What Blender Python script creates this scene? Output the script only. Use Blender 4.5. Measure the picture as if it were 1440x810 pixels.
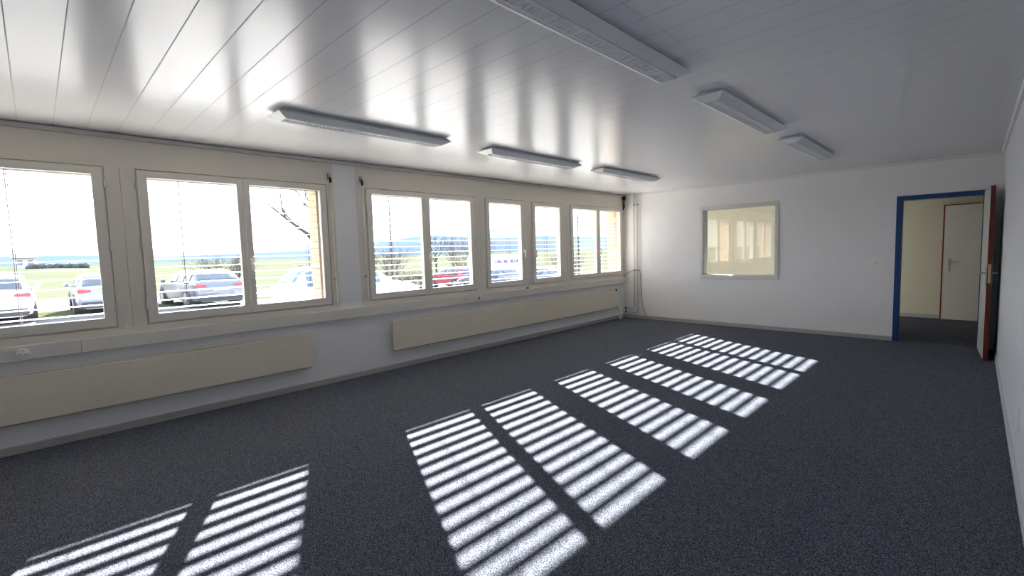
import bpy, bmesh, math, random
from mathutils import Vector, Matrix

for o in list(bpy.data.objects):
    bpy.data.objects.remove(o)
SC = bpy.context.scene
COL = SC.collection

# ------------------------------------------------------------------ camera
CAM = bpy.data.cameras.new('camera')
cam = bpy.data.objects.new('camera', CAM)
COL.objects.link(cam)
yaw, pitch, roll = 0.779418751, -0.0788628976, -0.0284071032
fw = Vector((-math.sin(yaw) * math.cos(pitch), math.cos(yaw) * math.cos(pitch), math.sin(pitch)))
rt = fw.cross(Vector((0, 0, 1))).normalized()
up = rt.cross(fw)
c_, s_ = math.cos(roll), math.sin(roll)
r2 = rt * c_ + up * s_
u2 = up * c_ - rt * s_
cam.matrix_world = Matrix(((r2.x, u2.x, -fw.x, 5.38426), (r2.y, u2.y, -fw.y, 0.0), (r2.z, u2.z, -fw.z, 1.5), (0, 0, 0, 1)))
CAM.sensor_fit = 'HORIZONTAL'
CAM.sensor_width = 36
CAM.lens = 659.18241 / 1440 * 36
CAM.clip_start = 0.02
CAM.clip_end = 6000
SC.camera = cam

# ------------------------------------------------------------------ light
SUN_DIR = Vector((1, -0.458, -0.513))
sl = bpy.data.lights.new('sun', 'SUN')
sl.energy = 54
sl.angle = math.radians(0.45)
sl.color = (1.0, 0.98, 0.95)
sun = bpy.data.objects.new('sun', sl)
COL.objects.link(sun)
sun.rotation_euler = SUN_DIR.to_track_quat('-Z', 'Y').to_euler()
sun.location = (-20, 12, 14)

W = bpy.data.worlds.new('sky')
SC.world = W
W.use_nodes = True
nt = W.node_tree
nt.nodes.clear()
out = nt.nodes.new('ShaderNodeOutputWorld')
bg = nt.nodes.new('ShaderNodeBackground')
tc = nt.nodes.new('ShaderNodeTexCoord')
sep = nt.nodes.new('ShaderNodeSeparateXYZ')
ramp = nt.nodes.new('ShaderNodeValToRGB')
nt.links.new(tc.outputs['Generated'], sep.inputs[0])
nt.links.new(sep.outputs['Z'], ramp.inputs[0])
ramp.color_ramp.elements[0].color = (0.97, 0.98, 1.0, 1)
ramp.color_ramp.elements[0].position = 0.0
ramp.color_ramp.elements[1].color = (0.60, 0.75, 1.0, 1)
ramp.color_ramp.elements[1].position = 0.6
nt.links.new(ramp.outputs[0], bg.inputs[0])
bg.inputs[1].default_value = 4.4
nt.links.new(bg.outputs[0], out.inputs[0])

SC.view_settings.view_transform = 'Standard'
SC.view_settings.look = 'None'
SC.view_settings.exposure = 0.40
SC.view_settings.gamma = 1.0
SC.view_settings.use_curve_mapping = False
cy = SC.cycles
cy.max_bounces = 14
cy.diffuse_bounces = 8
cy.glossy_bounces = 5
cy.transmission_bounces = 8
cy.transparent_max_bounces = 24
cy.sample_clamp_indirect = 12
cy.caustics_reflective = False
cy.caustics_refractive = False


def portal(x, y, z, sy, sz):
    l = bpy.data.lights.new('window_portal', 'AREA')
    l.shape = 'RECTANGLE'
    l.size, l.size_y = sz, sy
    l.cycles.is_portal = True
    o = bpy.data.objects.new('window_portal', l)
    COL.objects.link(o)
    o.location = (x, y, z)
    o.rotation_euler = (0, math.radians(-90), 0)
    return o


# ------------------------------------------------------------------ helpers
def lin(r, g, b):
    def f(v):
        v /= 255.0
        return v / 12.92 if v <= 0.04045 else ((v + 0.055) / 1.055) ** 2.4
    return (f(r), f(g), f(b), 1)


def mat(name, col, rough=0.5, metal=0.0, spec=0.5, bump=None, var=None, coat=0.0):
    """col is linear rgb(a). bump = (scale, strength), var = (scale, amount)"""
    m = bpy.data.materials.new(name)
    m.use_nodes = True
    n = m.node_tree
    b = n.nodes['Principled BSDF']
    c = tuple(col[:3]) + (1,)
    b.inputs['Base Color'].default_value = c
    b.inputs['Roughness'].default_value = rough
    b.inputs['Metallic'].default_value = metal
    b.inputs['Specular IOR Level'].default_value = spec
    b.inputs['Coat Weight'].default_value = coat
    t = n.nodes.new('ShaderNodeTexCoord')
    if var:
        nz = n.nodes.new('ShaderNodeTexNoise')
        nz.inputs['Scale'].default_value = var[0]
        nz.inputs['Detail'].default_value = 4
        n.links.new(t.outputs['Object'], nz.inputs['Vector'])
        mx = n.nodes.new('ShaderNodeMix')
        mx.data_type = 'RGBA'
        n.links.new(nz.outputs['Fac'], mx.inputs[0])
        k = var[1]
        mx.inputs[6].default_value = tuple(v * (1 - k) for v in c[:3]) + (1,)
        mx.inputs[7].default_value = tuple(min(1, v * (1 + k)) for v in c[:3]) + (1,)
        n.links.new(mx.outputs[2], b.inputs['Base Color'])
    if bump:
        nz = n.nodes.new('ShaderNodeTexNoise')
        nz.inputs['Scale'].default_value = bump[0]
        nz.inputs['Detail'].default_value = 4
        n.links.new(t.outputs['Object'], nz.inputs['Vector'])
        bp = n.nodes.new('ShaderNodeBump')
        bp.inputs['Strength'].default_value = bump[1]
        bp.inputs['Distance'].default_value = 0.004
        n.links.new(nz.outputs['Fac'], bp.inputs['Height'])
        n.links.new(bp.outputs[0], b.inputs['Normal'])
    return m


def worldloc(o):
    v = Vector((0, 0, 0))
    while o is not None:
        v += o.location
        o = o.parent
    return v


def tag(o, label=None, cat=None, group=None, kind=None):
    if label:
        o['label'] = label
    if cat:
        o['category'] = cat
    if group:
        o['group'] = group
    if kind:
        o['kind'] = kind
    return o


def empty(name, loc, label=None, cat=None, group=None, kind=None, parent=None, rotz=0):
    o = bpy.data.objects.new(name, None)
    o.empty_display_size = 0.1
    COL.objects.link(o)
    o.location = Vector(loc)
    o.rotation_euler = (0, 0, rotz)
    if parent is not None:
        o.parent = parent
        o.location = Vector(loc) - worldloc(parent)
    return tag(o, label, cat, group, kind)


class MB:
    def __init__(s):
        s.bm = bmesh.new()

    def box(s, x0, x1, y0, y1, z0, z1):
        v = [s.bm.verts.new((x, y, z)) for x in (x0, x1) for y in (y0, y1) for z in (z0, z1)]
        for f in ((0, 1, 3, 2), (4, 6, 7, 5), (0, 4, 5, 1), (2, 3, 7, 6), (0, 2, 6, 4), (1, 5, 7, 3)):
            s.bm.faces.new([v[i] for i in f])
        return s

    def ring(s, x0, x1, y0, y1, z0, z1, wl, wr, wb, wt):
        """frame in the yz plane with an open middle"""
        O = [(y0, z0), (y1, z0), (y1, z1), (y0, z1)]
        I = [(y0 + wl, z0 + wb), (y1 - wr, z0 + wb), (y1 - wr, z1 - wt), (y0 + wl, z1 - wt)]
        vo = [[s.bm.verts.new((x, *p)) for p in O] for x in (x0, x1)]
        vi = [[s.bm.verts.new((x, *p)) for p in I] for x in (x0, x1)]
        for k in range(4):
            j = (k + 1) % 4
            s.bm.faces.new((vo[1][k], vo[1][j], vi[1][j], vi[1][k]))
            s.bm.faces.new((vo[0][j], vo[0][k], vi[0][k], vi[0][j]))
            s.bm.faces.new((vo[0][k], vo[0][j], vo[1][j], vo[1][k]))
            s.bm.faces.new((vi[0][j], vi[0][k], vi[1][k], vi[1][j]))
        return s

    def ringy(s, y0, y1, x0, x1, z0, z1, wl, wr, wb, wt):
        """frame in the xz plane"""
        a = len(s.bm.verts)
        s.ring(y0, y1, x0, x1, z0, z1, wl, wr, wb, wt)
        s.bm.verts.ensure_lookup_table()
        for v in s.bm.verts[a:]:
            v.co = Vector((v.co.y, v.co.x, v.co.z))
        return s

    def prism(s, prof, axis, a0, a1, end=None):
        """extrude a closed profile along an axis. prof is a list of the two other coordinates"""
        def mk(p, a):
            return {0: (a, p[0], p[1]), 1: (p[0], a, p[1]), 2: (p[0], p[1], a)}[axis]
        A = [s.bm.verts.new(mk(p, a0)) for p in prof]
        B = [s.bm.verts.new(mk(p, a1)) for p in (end or prof)]
        n = len(prof)
        for i in range(n):
            s.bm.faces.new((A[i], A[(i + 1) % n], B[(i + 1) % n], B[i]))
        s.bm.faces.new(A[::-1])
        s.bm.faces.new(B)
        return s

    def tube(s, pts, r, seg=10, r1=None):
        pts = [Vector(p) for p in pts]
        n = len(pts)
        rings = []
        prevu = None
        for i, p in enumerate(pts):
            d = (pts[min(i + 1, n - 1)] - pts[max(i - 1, 0)]).normalized()
            if prevu is None:
                u = d.orthogonal().normalized()
            else:
                u = (prevu - d * prevu.dot(d)).normalized()
            prevu = u
            w = d.cross(u)
            rr = r if r1 is None else r + (r1 - r) * i / (n - 1)
            rings.append([s.bm.verts.new(p + (u * math.cos(a) + w * math.sin(a)) * rr)
                          for a in (2 * math.pi * k / seg for k in range(seg))])
        for i in range(n - 1):
            for k in range(seg):
                j = (k + 1) % seg
                s.bm.faces.new((rings[i][k], rings[i][j], rings[i + 1][j], rings[i + 1][k]))
        s.bm.faces.new(rings[0][::-1])
        s.bm.faces.new(rings[-1])
        return s

    def lathe(s, c, prof, axis, seg=20):
        """prof: list of (offset along axis, radius)"""
        c = Vector(c)
        ax = Vector(axis).normalized()
        u = ax.orthogonal().normalized()
        w = ax.cross(u)
        rings = [[s.bm.verts.new(c + ax * h + (u * math.cos(a) + w * math.sin(a)) * max(r, 1e-4))
                  for a in (2 * math.pi * k / seg for k in range(seg))] for h, r in prof]
        for i in range(len(prof) - 1):
            for k in range(seg):
                j = (k + 1) % seg
                s.bm.faces.new((rings[i][k], rings[i][j], rings[i + 1][j], rings[i + 1][k]))
        s.bm.faces.new(rings[0][::-1])
        s.bm.faces.new(rings[-1])
        return s

    def grid(s, P):
        """P: rows of points"""
        V = [[s.bm.verts.new(p) for p in row] for row in P]
        for i in range(len(V) - 1):
            for j in range(len(V[0]) - 1):
                s.bm.faces.new((V[i][j], V[i][j + 1], V[i + 1][j + 1], V[i + 1][j]))
        return V

    def build(s, name, m, parent=None, world=True, bevel=0, smooth=None, origin=None, recalc=True):
        if recalc:
            bmesh.ops.recalc_face_normals(s.bm, faces=s.bm.faces[:])
        me = bpy.data.meshes.new(name)
        if parent is None:
            if origin is None:
                xs = [v.co for v in s.bm.verts]
                mn = [min(v[i] for v in xs) for i in range(3)]
                mx = [max(v[i] for v in xs) for i in range(3)]
                origin = Vector(((mn[0] + mx[0]) / 2, (mn[1] + mx[1]) / 2, mn[2]))
            off = Vector(origin)
        else:
            off = worldloc(parent) if world else Vector((0, 0, 0))
        for v in s.bm.verts:
            v.co -= off
        s.bm.to_mesh(me)
        s.bm.free()
        me.materials.append(m)
        o = bpy.data.objects.new(name, me)
        COL.objects.link(o)
        if parent is None:
            o.location = off
        else:
            o.parent = parent
        if smooth is not None:
            for p in me.polygons:
                p.use_smooth = True
            me.set_sharp_from_angle(angle=math.radians(smooth))
        if bevel:
            b = o.modifiers.new('bevel', 'BEVEL')
            b.width = bevel
            b.segments = 2
            b.limit_method = 'ANGLE'
        return o


def copy_tree(o, parent=None):
    c = o.copy()
    COL.objects.link(c)
    if parent is not None:
        c.parent = parent
    for ch in list(o.children):
        copy_tree(ch, c)
    return c


# ------------------------------------------------------------------ materials
def carpet_material():
    m = bpy.data.materials.new('carpet')
    m.use_nodes = True
    n = m.node_tree
    b = n.nodes['Principled BSDF']
    t = n.nodes.new('ShaderNodeTexCoord')
    v = n.nodes.new('ShaderNodeTexVoronoi')
    v.inputs['Scale'].default_value = 260
    nz = n.nodes.new('ShaderNodeTexNoise')
    nz.inputs['Scale'].default_value = 160
    nz.inputs['Detail'].default_value = 3
    n.links.new(t.outputs['Object'], v.inputs['Vector'])
    n.links.new(t.outputs['Object'], nz.inputs['Vector'])
    sv = n.nodes.new('ShaderNodeSeparateColor')
    n.links.new(v.outputs['Color'], sv.inputs[0])
    ad = n.nodes.new('ShaderNodeMath')
    ad.operation = 'MULTIPLY_ADD'
    n.links.new(sv.outputs[0], ad.inputs[0])
    ad.inputs[1].default_value = 0.55
    n.links.new(nz.outputs['Fac'], ad.inputs[2])
    r = n.nodes.new('ShaderNodeValToRGB')
    e = r.color_ramp.elements
    e[0].position, e[0].color = 0.42, CARPET[0]
    e[1].position, e[1].color = 1.15, CARPET[2]
    k = e.new(0.75)
    k.color = CARPET[1]
    n.links.new(ad.outputs[0], r.inputs[0])
    n.links.new(r.outputs[0], b.inputs['Base Color'])
    b.inputs['Roughness'].default_value = 0.95
    b.inputs['Specular IOR Level'].default_value = 0.15
    bp = n.nodes.new('ShaderNodeBump')
    bp.inputs['Strength'].default_value = 0.6
    bp.inputs['Distance'].default_value = 0.006
    n.links.new(v.outputs['Distance'], bp.inputs['Height'])
    n.links.new(bp.outputs[0], b.inputs['Normal'])
    return m


def ceiling_material():
    m = bpy.data.materials.new('ceiling_planks')
    m.use_nodes = True
    n = m.node_tree
    b = n.nodes['Principled BSDF']
    g = n.nodes.new('ShaderNodeNewGeometry')
    s = n.nodes.new('ShaderNodeSeparateXYZ')
    n.links.new(g.outputs['Position'], s.inputs[0])

    def mth(op, a, c=None, d=None):
        k = n.nodes.new('ShaderNodeMath')
        k.operation = op
        for i, v in enumerate((a, c, d)):
            if v is None:
                continue
            if isinstance(v, (int, float)):
                k.inputs[i].default_value = v
            else:
                n.links.new(v, k.inputs[i])
        return k.outputs[0]
    P = 0.2
    q = mth('DIVIDE', mth('ADD', s.outputs['Y'], 0.016 + 20 * P), P)
    fr = mth('FRACT', q)
    dist = mth('MULTIPLY', mth('SUBTRACT', 0.5, mth('ABSOLUTE', mth('SUBTRACT', fr, 0.5))), P)
    line = mth('LESS_THAN', dist, 0.0026)
    par = mth('MODULO', mth('FLOOR', q), 2.0)          # 0 on every other plank
    x2 = mth('ADD', mth('MULTIPLY', par, 1.45), mth('SUBTRACT', s.outputs['X'], 1.29))
    f2 = mth('FRACT', mth('DIVIDE', mth('ADD', x2, 29.0), 2.9))
    d2 = mth('MULTIPLY', mth('SUBTRACT', 0.5, mth('ABSOLUTE', mth('SUBTRACT', f2, 0.5))), 2.9)
    l2 = mth('MULTIPLY', mth('LESS_THAN', d2, 0.0013), mth('SUBTRACT', 1.0, par))
    groove = mth('MAXIMUM', line, l2)
    mx = n.nodes.new('ShaderNodeMix')
    mx.data_type = 'RGBA'
    n.links.new(groove, mx.inputs[0])
    mx.inputs[6].default_value = CEIL
    mx.inputs[7].default_value = (0.42, 0.415, 0.41, 1)
    n.links.new(mx.outputs[2], b.inputs['Base Color'])
    ro = mth('ADD', mth('MULTIPLY', groove, 0.5), CEIL_ROUGH)
    n.links.new(ro, b.inputs['Roughness'])
    b.inputs['Specular IOR Level'].default_value = 0.28
    # fine grain running along the planks
    mp = n.nodes.new('ShaderNodeMapping')
    mp.inputs['Scale'].default_value = (4, 160, 1)
    n.links.new(g.outputs['Position'], mp.inputs[0])
    nz = n.nodes.new('ShaderNodeTexNoise')
    nz.inputs['Scale'].default_value = 1
    n.links.new(mp.outputs[0], nz.inputs['Vector'])
    bp = n.nodes.new('ShaderNodeBump')
    bp.inputs['Strength'].default_value = 0.05
    bp.inputs['Distance'].default_value = 0.001
    n.links.new(nz.outputs['Fac'], bp.inputs['Height'])
    n.links.new(bp.outputs[0], b.inputs['Normal'])
    return m


def block_wall_material(name, col, bw, bh, strength, rough=0.6):
    m = bpy.data.materials.new(name)
    m.use_nodes = True
    n = m.node_tree
    b = n.nodes['Principled BSDF']
    b.inputs['Base Color'].default_value = col
    b.inputs['Roughness'].default_value = rough
    b.inputs['Specular IOR Level'].default_value = 0.2
    g = n.nodes.new('ShaderNodeNewGeometry')
    s = n.nodes.new('ShaderNodeSeparateXYZ')
    n.links.new(g.outputs['Position'], s.inputs[0])
    cb = n.nodes.new('ShaderNodeCombineXYZ')
    ad = n.nodes.new('ShaderNodeMath')
    n.links.new(s.outputs['X'], ad.inputs[0])
    n.links.new(s.outputs['Y'], ad.inputs[1])
    n.links.new(ad.outputs[0], cb.inputs[0])
    n.links.new(s.outputs['Z'], cb.inputs[1])
    br = n.nodes.new('ShaderNodeTexBrick')
    br.inputs['Scale'].default_value = 1
    br.inputs['Brick Width'].default_value = bw
    br.inputs['Row Height'].default_value = bh
    br.inputs['Mortar Size'].default_value = 0.004
    br.inputs['Mortar Smooth'].default_value = 0.6
    n.links.new(cb.outputs[0], br.inputs['Vector'])
    nz = n.nodes.new('ShaderNodeTexNoise')
    nz.inputs['Scale'].default_value = 1.7
    n.links.new(g.outputs['Position'], nz.inputs['Vector'])
    mu = n.nodes.new('ShaderNodeMath')
    mu.operation = 'MULTIPLY'
    n.links.new(br.outputs['Fac'], mu.inputs[0])
    n.links.new(nz.outputs['Fac'], mu.inputs[1])
    n2 = n.nodes.new('ShaderNodeTexNoise')
    n2.inputs['Scale'].default_value = 45
    n.links.new(g.outputs['Position'], n2.inputs['Vector'])
    mm = n.nodes.new('ShaderNodeMath')
    mm.operation = 'MULTIPLY_ADD'
    n.links.new(n2.outputs['Fac'], mm.inputs[0])
    mm.inputs[1].default_value = -0.25
    n.links.new(mu.outputs[0], mm.inputs[2])
    bp = n.nodes.new('ShaderNodeBump')
    bp.invert = True
    bp.inputs['Strength'].default_value = strength
    bp.inputs['Distance'].default_value = 0.004
    n.links.new(mm.outputs[0], bp.inputs['Height'])
    n.links.new(bp.outputs[0], b.inputs['Normal'])
    return m


def brick_material():
    m = bpy.data.materials.new('brick')
    m.use_nodes = True
    n = m.node_tree
    b = n.nodes['Principled BSDF']
    g = n.nodes.new('ShaderNodeNewGeometry')
    s = n.nodes.new('ShaderNodeSeparateXYZ')
    n.links.new(g.outputs['Position'], s.inputs[0])
    cb = n.nodes.new('ShaderNodeCombineXYZ')
    ad = n.nodes.new('ShaderNodeMath')
    n.links.new(s.outputs['X'], ad.inputs[0])
    n.links.new(s.outputs['Y'], ad.inputs[1])
    n.links.new(ad.outputs[0], cb.inputs[0])
    n.links.new(s.outputs['Z'], cb.inputs[1])
    br = n.nodes.new('ShaderNodeTexBrick')
    br.inputs['Scale'].default_value = 1
    br.inputs['Brick Width'].default_value = 0.25
    br.inputs['Row Height'].default_value = 0.08
    br.inputs['Mortar Size'].default_value = 0.006
    br.inputs['Color1'].default_value = lin(200, 150, 118)
    br.inputs['Color2'].default_value = lin(212, 165, 134)
    br.inputs['Mortar'].default_value = lin(150, 140, 128)
    n.links.new(cb.outputs[0], br.inputs['Vector'])
    n.links.new(br.outputs['Color'], b.inputs['Base Color'])
    b.inputs['Roughness'].default_value = 0.9
    return m


def fluted_material(name, col):
    """painted sheet metal with fine horizontal flutes"""
    m = mat(name, col, 0.42)
    n = m.node_tree
    b = n.nodes['Principled BSDF']
    g = n.nodes.new('ShaderNodeNewGeometry')
    wv = n.nodes.new('ShaderNodeTexWave')
    wv.bands_direction = 'Z'
    wv.inputs['Scale'].default_value = 14
    n.links.new(g.outputs['Position'], wv.inputs['Vector'])
    bp = n.nodes.new('ShaderNodeBump')
    bp.inputs['Strength'].default_value = 0.14
    bp.inputs['Distance'].default_value = 0.004
    n.links.new(wv.outputs['Fac'], bp.inputs['Height'])
    n.links.new(bp.outputs[0], b.inputs['Normal'])
    return m


def panel_wall_material():
    """white boards with vertical joints along y"""
    m = mat('white_boards', lin(230, 232, 236), 0.4)
    n = m.node_tree
    b = n.nodes['Principled BSDF']
    g = n.nodes.new('ShaderNodeNewGeometry')
    s = n.nodes.new('ShaderNodeSeparateXYZ')
    n.links.new(g.outputs['Position'], s.inputs[0])
    wv = n.nodes.new('ShaderNodeTexWave')
    wv.bands_direction = 'Y'
    wv.inputs['Scale'].default_value = 0.62
    wv.inputs['Distortion'].default_value = 0.4
    n.links.new(g.outputs['Position'], wv.inputs['Vector'])
    rp = n.nodes.new('ShaderNodeValToRGB')
    rp.color_ramp.elements[0].position = 0.0
    rp.color_ramp.elements[1].position = 0.16
    n.links.new(wv.outputs['Fac'], rp.inputs[0])
    bp = n.nodes.new('ShaderNodeBump')
    bp.inputs['Strength'].default_value = 0.5
    bp.inputs['Distance'].default_value = 0.01
    n.links.new(rp.outputs[0], bp.inputs['Height'])
    n.links.new(bp.outputs[0], b.inputs['Normal'])
    return m


def glass_material(name, tint=(1, 1, 1), f=1.0):
    m = bpy.data.materials.new(name)
    m.use_nodes = True
    n = m.node_tree
    n.nodes.clear()
    o = n.nodes.new('ShaderNodeOutputMaterial')
    t = n.nodes.new('ShaderNodeBsdfTransparent')
    t.inputs[0].default_value = (*tint, 1)
    g = n.nodes.new('ShaderNodeBsdfGlossy')
    g.inputs['Roughness'].default_value = 0.01
    fr = n.nodes.new('ShaderNodeFresnel')
    geo = n.nodes.new('ShaderNodeNewGeometry')
    ma = n.nodes.new('ShaderNodeMath')              # same reflectance entering and leaving the pane
    ma.operation = 'MULTIPLY_ADD'
    n.links.new(geo.outputs['Backfacing'], ma.inputs[0])
    ma.inputs[1].default_value = 1 / 1.5 - 1.5
    ma.inputs[2].default_value = 1.5
    n.links.new(ma.outputs[0], fr.inputs[0])
    mx = n.nodes.new('ShaderNodeMixShader')
    n.links.new(fr.outputs[0], mx.inputs[0])
    n.links.new(t.outputs[0], mx.inputs[1])
    n.links.new(g.outputs[0], mx.inputs[2])
    n.links.new(mx.outputs[0], o.inputs[0])
    return m


def ground_material(name, c0, c1, scale, rough=0.95):
    m = mat(name, c0, rough, spec=0.1)
    n = m.node_tree
    b = n.nodes['Principled BSDF']
    b.inputs['Specular IOR Level'].default_value = 0.0
    b.inputs['Roughness'].default_value = 1.0
    g = n.nodes.new('ShaderNodeNewGeometry')
    nz = n.nodes.new('ShaderNodeTexNoise')
    nz.inputs['Scale'].default_value = scale
    nz.inputs['Detail'].default_value = 6
    n.links.new(g.outputs['Position'], nz.inputs['Vector'])
    r = n.nodes.new('ShaderNodeValToRGB')
    r.color_ramp.elements[0].position, r.color_ramp.elements[0].color = 0.35, c0
    r.color_ramp.elements[1].position, r.color_ramp.elements[1].color = 0.65, c1
    n.links.new(nz.outputs['Fac'], r.inputs[0])
    n.links.new(r.outputs[0], b.inputs['Base Color'])
    return m


CARPET = ((0.022, 0.025, 0.035, 1), (0.061, 0.068, 0.090, 1), (0.235, 0.255, 0.305, 1))
CEIL = (0.74, 0.748, 0.77, 1)
CEIL_ROUGH = 0.215

M = dict(
    carpet=carpet_material(),
    ceiling=ceiling_material(),
    white_wall=mat('white_paint', lin(240, 239, 238), 0.65, bump=(60, 0.15)),
    block_wall=block_wall_material('white_block_paint', lin(237, 235, 235), 0.5, 0.2, 0.75, 0.8),
    boards=panel_wall_material(),
    cream_wall=mat('cream_paint', lin(202, 200, 176), 0.7, bump=(60, 0.15)),
    cream=mat('cream_lacquer', lin(228, 220, 206), 0.42, var=(3, 0.03)),
    sash=mat('pale_cream_lacquer', lin(233, 227, 215), 0.38),
    duct=mat('cream_duct', lin(230, 224, 213), 0.4),
    trim=mat('grey_trim', lin(206, 202, 195), 0.5),
    trim_white=mat('white_trim', lin(222, 222, 222), 0.5),
    skirt=mat('grey_skirting', lin(172, 172, 167), 0.5),
    skirt_light=mat('pale_skirting', lin(200, 201, 204), 0.5),
    glass=glass_material('window_glass'),
    brick=brick_material(),
    outer=mat('outer_render', lin(206, 196, 178), 0.9),
    slat=mat('blind_slat', lin(206, 204, 199), 0.45),
    rail=mat('blind_rail', lin(205, 198, 186), 0.45), rail_dark=mat('dark_blind_rail', lin(96, 92, 88), 0.45),
    cord=mat('blind_cord', lin(80, 80, 82), 0.8),
    steel=mat('steel', lin(180, 180, 178), 0.28, 0.95),
    alu=mat('brushed_handle_metal', lin(225, 220, 208), 0.3, 0.5),
    brass=mat('pale_brass', lin(198, 182, 138), 0.35, 0.85),
    white_plastic=mat('white_plastic', lin(242, 241, 237), 0.4),
    dark=mat('dark_recess', (0.012, 0.012, 0.013, 1), 0.6),
    black=mat('black_rubber', (0.015, 0.015, 0.016, 1), 0.55),
    grey_plastic=mat('grey_plastic', lin(120, 120, 118), 0.5),
    radiator=fluted_material('radiator_enamel', lin(234, 225, 204)),
    rad_plain=mat('radiator_plain', lin(196, 184, 160), 0.45),
    pipe=mat('painted_pipe', lin(206, 202, 194), 0.4),
    white_pipe=mat('white_pipe', lin(232, 231, 226), 0.35),
    lamp=mat('lamp_housing', lin(222, 225, 226), 0.35),
    louvre=mat('lamp_louvre', lin(242, 243, 244), 0.3, 0.1),
    tube=mat('fluorescent_tube', lin(232, 232, 230), 0.3),
    blue=mat('blue_enamel', lin(14, 64, 122), 0.35),
    door=mat('door_grey', lin(196, 198, 192), 0.42),
    door_light=mat('door_pale_grey', lin(212, 210, 201), 0.42),
    door_edge=mat('red_brown_edge', lin(98, 26, 16), 0.45),
    frame_grey=mat('grey_window_frame', lin(218, 218, 212), 0.4),
    red_frame=mat('dark_red_frame', lin(128, 50, 38), 0.5),
    grass=ground_material('grass', (0.054, 0.058, 0.031, 1), (0.068, 0.071, 0.041, 1), 0.35),
    field=ground_material('field_grass', (0.066, 0.071, 0.043, 1), (0.076, 0.079, 0.052, 1), 0.06),
    road=ground_material('road_surface', (0.115, 0.112, 0.108, 1), (0.135, 0.132, 0.126, 1), 2.0),
    hills=ground_material('haze_tinted_hills', (0.17, 0.215, 0.255, 1), (0.185, 0.23, 0.27, 1), 0.01),  # blue of the distance haze is painted into the base colour
    bark=mat('bark', (0.055, 0.047, 0.042, 1), 0.9),
    twig=mat('twigs', (0.075, 0.062, 0.052, 1), 0.9),
    hedge=mat('far_hedge', (0.06, 0.07, 0.07, 1), 0.9),
)

L, WD, HC = 8.911, 5.618, 2.62          # room length, width, ceiling height
YB = -3.0                               # wall behind the camera
EX = -0.42                              # outer face of the window wall
WT = 0.18                               # far wall thickness
Y2 = 11.90                              # far wall of the adjoining room


def zg(y):                              # ground outside falls away beyond the first cars
    if y < 5:
        return -0.35
    return -0.35 - 0.04 * (min(y, 40) - 5)


# ================================================================== setting
def st(o, label, cat):
    return tag(o, label, cat, kind='structure')


st(MB().box(EX, WD + 1.6, YB - 0.2, Y2 + 0.2, -0.15, 0).build('floor', M['carpet'], origin=(0, 0, 0)),
   'dark blue-grey speckled carpet with sunlit blind stripes', 'floor')
st(MB().box(EX, WD + 1.6, YB - 0.2, Y2 + 0.2, HC, HC + 0.25).build('ceiling', M['ceiling'], origin=(0, 0, HC)),
   'glossy white plank ceiling reflecting the windows', 'ceiling')

# --- window wall
SILL, BTOP = 0.868, 2.575               # bottom and top of the cream panelling
zs0, zs1 = 0.937, 2.316                 # sash outer heights
zg0, zg1 = 1.017, 2.254                 # glass heights
O1 = (-1.32, 2.386)                     # brick openings outside
O2 = (2.90, 8.905)
O3 = (9.45, 10.8)
mb = MB()
mb.box(EX, 0, YB, Y2 + 0.2, 0, SILL + 0.03)
mb.box(EX, -0.055, YB, Y2 + 0.2, 2.305, HC)
mb.box(-0.10, 0, YB, O1[0] - 0.13, SILL + 0.03, HC)
mb.box(-0.10, 0, 2.517, 2.797, SILL + 0.03, HC)
mb.box(-0.10, 0, 8.911, O3[0], SILL + 0.03, HC)
mb.box(-0.10, 0, O3[1], Y2 + 0.2, SILL + 0.03, HC)
mb.box(-0.055, 0, O3[0], O3[1], 2.305, HC)
st(mb.build('wall_left', M['white_wall'], origin=(0, 0, 0)), 'white wall under and between the windows', 'wall')
for y0, y1, nm in ((YB, O1[0], 'brick pier outside behind the camera end of the window row'), (O1[1], O2[0], 'orange brick pier outside between the two window groups'),
                   (O2[1], O3[0], 'pale brick pier outside the last window')):
    st(MB().box(EX, -0.10, y0, y1, SILL + 0.03, 2.305).build('pillar', M['brick']), nm, 'brick pier')
st(MB().box(EX - 0.05, -0.06, O1[0], O1[1], SILL + 0.03, SILL + 0.055).box(EX - 0.05, -0.06, O2[0], O2[1], SILL + 0.03, SILL + 0.055)
   .build('window_sill', M['outer']), 'outer ledge below the windows', 'sill')


# --- cream panelling with window holes
def board(y0, y1, holes, name, label):
    mb = MB()
    x0, x1 = -0.055, 0.004
    mb.box(x0, x1, y0, y1, zs1 + 0.012, BTOP)
    mb.box(x0, x1, y0, y1, SILL, zs0 - 0.012)
    edges = [y0] + [v for h in holes for v in h] + [y1]
    for a, b in zip(edges[::2], edges[1::2]):
        # two boards with a fine joint where the panel is wide enough
        m_ = (a + b) / 2
        if b - a > 0.16:
            mb.box(x0, x1, a, m_ - 0.0015, zs0 - 0.012, zs1 + 0.012)
            mb.box(x0, x1, m_ + 0.0015, b, zs0 - 0.012, zs1 + 0.012)
        else:
            mb.box(x0, x1, a, b, zs0 - 0.012, zs1 + 0.012)
    return st(mb.build(name, M['cream']), label, 'panelling')


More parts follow.
